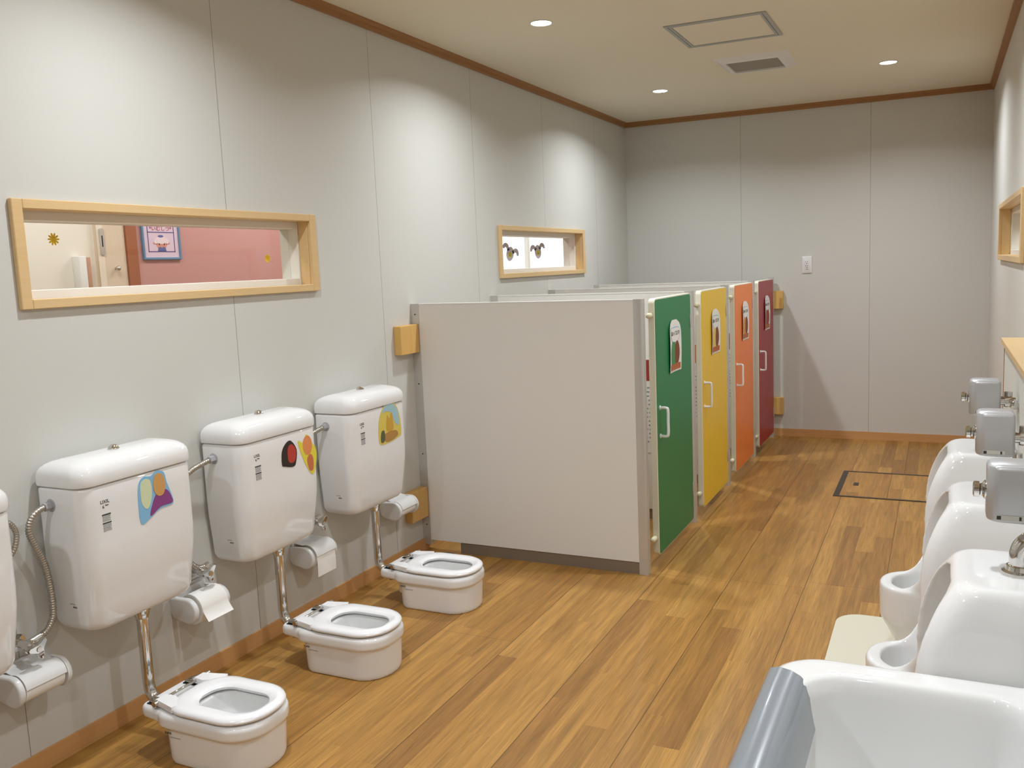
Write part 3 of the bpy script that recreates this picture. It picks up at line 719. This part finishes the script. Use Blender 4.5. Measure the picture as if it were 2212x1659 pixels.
# near toilet: world y -4.956..-4.839 -> local
a = patchx('sticker', at(-.020, .103, .655, .802, [(.03, .04), (0, .5), (.05, .83), (.2, .95), (.4, .93), (.6, 1), (.8, .93), (.86, .72), (1, .36), (.96, .24), (.6, .22), (.3, .10)]), PA('sticker_blue', '7fb4d8'), tA, x); a['label'] = 'blue and purple cut-out sticker'
patchx('sticker_print', at(-.020, .103, .655, .802, [(.3, .14), (.62, .26), (.95, .27), (.97, .38), (.82, .58), (.55, .55), (.42, .42)]), PA('sticker_purple', '84407e'), a, x+.0006)
patchx('sticker_print', at(-.020, .103, .655, .802, [(.08, .5), (.1, .82), (.24, .9), (.38, .84), (.4, .6), (.34, .4), (.24, .3), (.14, .36)]), PA('sticker_pale_green', 'ccd4b0'), a, x+.0006)
patchx('sticker_print', at(-.020, .103, .655, .802, [(.46, .64), (.48, .86), (.6, .95), (.76, .88), (.8, .66), (.72, .5), (.56, .5)]), PA('sticker_ochre', 'c8985a'), a, x+.0012)
# middle toilet
a = patchx('sticker', at(-.012, .070, .680, .775, [(.02, .2), (.08, .7), (.4, .98), (.7, .98), (1, .6), (.9, .12), (.7, 0), (.2, .1)]), PA('sticker_black', '2a2320'), tB, x); a['label'] = 'small red and black sticker'
patchx('sticker_print', at(-.012, .070, .680, .775, [(.42, .3), (.44, .74), (.7, .86), (.94, .6), (.86, .24), (.62, .16)]), PA('sticker_red', 'b03a2c'), a, x+.0006)
a = patchx('sticker', at(.078, .176, .630, .782, [(.68, 0), (.36, .28), (.06, .74), (.05, .9), (.3, .82), (.5, 1), (.72, .8), (.96, .62), (1, .4), (.86, .1)]), PA('sticker_yellow', 'd9cf3c'), tB, x); a['label'] = 'yellow and orange sticker'
patchx('sticker_print', [(.078 + .098*.52 + .025*math.cos(u), .630 + .152*.73 + .036*math.sin(u)) for u in [2*PI*k/24 for k in range(24)]], PA('sticker_orange', 'd98a52'), a, x+.0006)
patchx('sticker_print', at(.078, .176, .630, .782, [(.55, .12), (.45, .38), (.62, .5), (.78, .4), (.76, .12)]), PA('sticker_rust', 'c06a4a'), a, x+.0006)
# far toilet
a = patchx('sticker', at(-.022, .142, .640, .815, [(.06, .06), (0, .3), (.08, .7), (.3, .95), (.52, 1), (.8, .92), (.97, .6), (1, .18), (.85, .1), (.4, .04)]), PA('sticker_gold', 'd3bf58'), tC, x); a['label'] = 'yellow arched sticker'
patchx('sticker_print', at(-.022, .142, .640, .815, [(.2, .8), (.34, .94), (.54, .98), (.76, .9), (.9, .7), (.9, .4), (.72, .5), (.6, .74), (.4, .8)]), PA('sticker_sky', '9cbfc8'), a, x+.0006)
patchx('sticker_print', at(-.022, .142, .640, .815, [(.3, .08), (.26, .26), (.5, .3), (.78, .28), (.84, .16), (.6, .08)]), PA('sticker_tan', 'a97f3c'), a, x+.0006)
patchx('sticker_print', at(-.022, .142, .640, .815, [(.08, .14), (.12, .34), (.24, .36), (.26, .16), (.16, .08)]), PA('sticker_dark', '4f5a3c'), a, x+.0012)
patchx('sticker_print', at(-.022, .142, .640, .815, [(.36, .34), (.40, .7), (.5, .62), (.6, .74), (.66, .34)]), PA('sticker_amber', 'c49a34'), a, x+.0006)

# ------------------------------------------------------------------ paper holders and rolls (local origin: wall, roll axis height)
def holder(y, z, label, flap, rlabel, rr_, tail):
    r = empty('paper_holder', (0, y, z), label, 'paper holder', 'white toilet paper holders on the left wall')
    b = bmesh.new(); box(b, 0, .010, -.068, .068, -.02, .055, .003, 2); fin('back_plate', b, M['plas'], r, auto=35)
    for s in (-1, 1):
        b = bmesh.new()
        def dsk(e): 
            pts = []
            for k in range(17):
                u = -PI/2 + PI*k/16; pts.append((.068 + (.042-e)*math.cos(u), (.042-e)*math.sin(u)))
            pts += [(.002, .040-e), (.0, .030-e), (0, -.015+e), (.010, -.030+e)]
            return pts
        a0, a1 = (s*.062, s*.078)
        loft(b, [[(p[0], yy, p[1]) for p in dsk(e)] for yy, e in ((a0, 0), (s*.073, 0), (s*.077, .003), (a1, .007))])
        fin('end_cheek', b, M['plas'], r, auto=40)
    b = bmesh.new(); cyl(b, (.068, -.06, 0), (.068, .06, 0), .012, 16); fin('spindle', b, M['plas'], r, smooth=True)
    b = bmesh.new(); R = max(rr_ + .004, .040)
    if flap == 'down':
        arc = [(.068 - .068*.9, .050)] + [(.068 + R*math.cos(u), R*math.sin(u)) for u in [PI*.62 - k/10*(PI*.62 - .12) for k in range(11)]]
    else:
        arc = [(.004, .056), (.010, .066), (.022, .078), (.03, .088)]
    loft(b, [[(p[0], yy, p[1]) for p in arc] + [(p[0]+.002, yy, p[1]+.002) for p in arc[::-1]] for yy in (-.059, .059)])
    fin('cover_flap', b, M['chrome'] if flap == 'steel' else M['plas'], r, auto=40)
    t = empty('toilet_roll', (.068, y, z), rlabel, 'toilet roll', 'toilet paper rolls')
    b = bmesh.new(); loft(b, [[(q*math.cos(2*PI*k/40), yy, q*math.sin(2*PI*k/40)) for k in range(40)] for yy, q in ((-.056, rr_), (.056, rr_), (.056, .014), (-.056, .014))], closed=True)
    fin('roll', b, M['paper'], t, auto=40)
    if tail:
        b = bmesh.new(); pts = [((rr_+.0012)*math.cos(u), (rr_+.0012)*math.sin(u)) for u in [PI*.6 - k/12*PI*.6 for k in range(13)]]
        pts += [(rr_ + dx, dz) for dx, dz in tail]
        loft(b, [[(p[0], yy, p[1]) for p in pts] + [(p[0]-.0008, yy, p[1]) for p in pts[::-1]] for yy in (-.055, .055)])
        fin('loose_sheet', b, M['paper'], t, auto=60)
holder(-4.640, .285, 'white paper holder with open cover right of the nearest full toilet', 'up', 'toilet roll with short sheet sticking out, right of the nearest toilet', .050, [(.008, -.012), (.022, -.032)])
holder(-4.060, .272, 'white paper holder between the middle and far toilets', 'down', 'toilet roll with long hanging sheet between middle and far toilets', .044, [(.002, -.02), (.002, -.05), (.001, -.075)])
holder(-3.455, .290, 'white paper holder touching the corner by the large partition', 'down', 'nearly empty toilet roll beside the large partition', .034, None)
holder(-5.235, .292, 'white paper holder at the left photo edge below the chrome valve', 'down', 'thin toilet roll at the left photo edge', .037, None)

# hand shower hook behind the cut-off tank
hk = empty('spray_hook', (0, -5.285, .70), 'white wall hook with coiled steel hose beside the cut-off tank', 'spray hose')
boxo('hook_body', M['plas'], hk, .0, .05, -.02, .02, -.035, .045, bev=.008, seg=3)
b = bmesh.new(); tube(b, spline([(.05, -.005, .045), (.06, .012, .050), (.062, .035, .03), (.06, .045, 0), (.058, .036, -.035), (.055, .012, -.06), (.052, -.02, -.075)], 20), .007, 12, rad=lambda i: .0060 + .0016*(.5+.5*math.cos(i*PI*.5))); fin('steel_hose', b, M['hose'], hk, smooth=True)

# ------------------------------------------------------------------ pipe chase, urinals, flush valves, sink
XC = 2.5
pc = empty('pipe_chase', (XC, -3.04, 0), 'low white boxed-in pipe wall with wooden top behind the urinals', 'pipe wall')
boxo('front_panel', M['wr'], pc, 0, W - XC - .001, YB + 3.04, 0, 0, 1.002)
boxo('ledge_top', M['frame'], pc, -.012, W - XC - .001, YB + 3.04, .012, 1.002, 1.024, bev=.002, seg=1)
boxo('corner_trim', M['trim'], pc, -.002, .006, -.002, .006, 0, 1.002)

G_U = 'small white urinals along the right wall'
U0 = empty('urinal', (XC, -3.70, 0), '', 'urinal', G_U)
def usec(z, d, h, rf=.05, e=0): return [(-p[0], p[1], z) for p in rr(0+.001, d-e, -h+e, h-e, (.004, rf, rf, .004), 0, 6)]
s1 = bmesh.new(); loft(s1, [usec(z, d, h, rf) for z, d, h, rf in dense(((.03, .22, .105, .06), (.10, .235, .125, .06), (.20, .248, .145, .06), (.30, .255, .155, .055), (.42, .262, .158, .05), (.54, .263, .157, .05), (.60, .257, .155, .05), (.65, .243, .151, .05), (.69, .223, .145, .05), (.718, .203, .138, .045), (.737, .186, .130, .04), (.745, .170, .120, .04)))])
s2 = bmesh.new(); loft(s2, [usec(z, d, h, rf) for z, d, h, rf in dense(((0, .325, .080, .07), (.03, .330, .082, .07), (.08, .342, .088, .08), (.13, .366, .096, .09), (.165, .386, .102, .098), (.19, .389, .105, .102), (.27, .390, .108, .105), (.283, .385, .105, .102)))])
# rim sweeping from the lip up to the wings
s3 = bmesh.new(); loft(s3, [usec(z, d, h, rf) for z, d, h, rf in dense(((.24, .372, .104, .10), (.283, .352, .108, .10), (.300, .318, .118, .09), (.330, .284, .134, .07), (.375, .264, .149, .055), (.43, .256, .156, .05)))])
k1 = bmesh.new(); loft(k1, [[(-p[0], p[1], z) for p in rr(.05, .5, -h, h, (.05, .002, .002, .05), 0, 6)] for z, h in dense(((.284, .080), (.315, .096), (.36, .118), (.42, .130), (.55, .128), (.62, .124), (.665, .116), (.698, .101), (.716, .082), (.725, .048)))])
k2 = bmesh.new(); loft(k2, [[(-p[0], p[1], z) for p in rr(.06, d, -h, h, (.05, .07, .07, .05), 0, 6)] for z, d, h in dense(((.12, .26, .04), (.15, .30, .058), (.22, .340, .072), (.30, .352, .082)))])
ub = ceramic('urinal_body', [s1, s2, s3], [k1, k2], M['por'], U0, .0028, 75)
text('deck_mark', 'INAX', .011, M['ink2'], ub, (-.135, -.02, .7432), (1, 0, 0), (0, 1, 0), .0006)
b = bmesh.new(); lathe(b, (-.075, 0, .742), (0, 0, 1), [(0, .030), (.003, .030), (.006, .024), (.014, .022), (.016, .018)], 28); fin('spud_collar', b, M['chrome'], U0, auto=40)
b = bmesh.new(); tube(b, [(-.075, 0, .75)] + spline([(-.075, 0, .762), (-.075, 0, .778), (-.070, 0, .794), (-.058, 0, .806), (-.045, 0, .811), (-.040, 0, .816), (-.040, 0, .85)], 6), .0115, 18, rad=lambda i: .0175 if i < 26 else .0115); fin('flush_pipe', b, M['chrome'], U0, auto=60)
# valve box
b = bmesh.new(); loft(b, [[(-p[0], p[1], z) for p in rr(.048+e, .134-e, -.040+e, .040-e, (.008, .022, .022, .008), 0, 6)] for z, e in ((.846, .006), (.8485, .002), (.852, 0), (.945, 0), (.952, .0015), (.956, .006))])
vb = fin('valve_box', b, M['silver'], U0, auto=40); vb['label'] = 'silver flush valve box'
boxo('sensor_label', mat('label_grey', 'b9b7ac', .5), vb, -.118, -.070, -.0408, -.0396, .853, .862)
boxo('label_mark', M['ink'], vb, -.117, -.110, -.0412, -.0404, .854, .861); boxo('label_mark', M['ink'], vb, -.080, -.076, -.0412, -.0404, .854, .861)
b = bmesh.new(); lathe(b, (-.133, 0, .900), (-1, 0, 0), [(0, .018), (.004, .018), (.008, .012), (.011, .012), (.011, .010), (.013, .015), (.022, .015), (.024, .011)], 24); fin('push_button', b, M['chrome'], vb, auto=40)
# wall side pipe with stop
b = bmesh.new(); lathe(b, (-.048, 0, .890), (1, 0, 0), [(0, .014), (.012, .014), (.012, .019), (.030, .019), (.030, .011), (.047, .011)], 22)
cyl(b, (-.026, 0, .872), (-.026, 0, .918), .012, 18); fin('wall_pipe', b, M['chrome'], U0, auto=40)
b = bmesh.new(); cyl(b, (-.012, 0, .890), (-.012, -.040, .884), .008, 14); lathe(b, (-.012, -.040, .884), (0, -1, 0), [(0, .013), (.012, .013), (.014, .008)], 18); fin('stop_screw', b, M['chrome'], U0, auto=40)
for y, l in ((-3.70, 'white urinal with silver valve box, farthest of the three, standing on the beige mat'), (-4.285, 'white urinal with silver valve box, the middle of the three'), (-4.87, 'white urinal with silver valve box, right behind the foreground sink')):
    r = U0 if y == -3.70 else copy_tree(U0); r.location = (XC, y, 0); r['label'] = l

sk = empty('service_sink', (XC, -5.40, 0), 'large white ceramic sink with grey edge cap in the right foreground', 'sink')
def ks(z, e, y0=-.42, y1=.36, x1=.5): return [(-p[0], p[1], z) for p in rr(.001, x1-e, y0+e, y1-e, (.01, .085, .085, .01), 0, 8)]
s1 = bmesh.new(); loft(s1, [ks(.26, .10), ks(.27, .085), ks(.40, .05), ks(.52, .02), ks(.555, .006), ks(.575, 0), ks(.592, .008), ks(.60, .022)])
s2 = bmesh.new(); loft(s2, [[(-p[0], p[1], z) for p in rr(.001, d, -.42, .36-e, (.01, .03, .03, .01), 0, 6)] for z, d, e in ((.50, .075, .0), (.60, .070, .004), (.63, .055, .01), (.66, .045, .02))])
k1 = bmesh.new(); loft(k1, [[(-p[0], p[1], z) for p in rr(a, d, y0, y1, (.06, .08, .08, .06), 0, 8)] for z, a, d, y0, y1 in ((.30, .12, .36, -.26, .20), (.33, .09, .385, -.30, .235), (.50, .078, .42, -.34, .268), (.575, .074, .425, -.345, .275), (.62, .066, .44, -.36, .29))])
ceramic('basin', [s1, s2], [k1], M['por'], sk, .0065, 9)
b = bmesh.new(); arc = []
for (x_, z_) in [(-.500, .525), (-.5045, .560), (-.5035, .585), (-.494, .602), (-.478, .609), (-.455, .609), (-.438, .604), (-.426, .594), (-.419, .575), (-.415, .545), (-.410, .515)]: arc.append((x_, z_))
cx_, cz_ = -.46, .56
inn = [(cx_ + (p[0]-cx_)*.93, cz_ + (p[1]-cz_)*.93) for p in arc]
rows = []
for y_, sl in ((-.33, 0), (.17, 0), (.268, .0)):
    rows.append([(p[0], y_ - (0 if y_ < .2 else (p[0]+.5)*.35), p[1]) for p in arc + inn[::-1]])
loft(b, rows); o = fin('edge_cap', b, M['grey_cap'], sk, auto=50); o['label'] = 'grey plastic cap over the sink edge'

# ------------------------------------------------------------------ light in the neighbouring rooms, daylight
def area(x, y, z, sx, sy, e, col=(1, .97, .93)):
    l = bpy.data.lights.new('room_light', 'AREA'); l.shape = 'RECTANGLE'; l.size = sx; l.size_y = sy; l.energy = e; l.color = col
    o = bpy.data.objects.new('room_light', l); C.objects.link(o); o.location = (x, y, z)
for y in (-4.4, -2.6, -.6, 1.8): area(-.82, y, H - .03, .3, 1.1, 13.5)
area(W + .6, -1.8, H - .03, .3, 1.2, 12)
w = bpy.data.worlds.new('world'); SC.world = w; w.use_nodes = True
bg = w.node_tree.nodes['Background']; bg.inputs[0].default_value = (.93, .96, 1, 1); bg.inputs[1].default_value = 1.5

SC.view_settings.view_transform = 'Standard'; SC.view_settings.look = 'None'; SC.view_settings.exposure = .47; SC.cycles.diffuse_bounces = 8; SC.view_settings.gamma = 1
SC.view_settings.use_curve_mapping = False
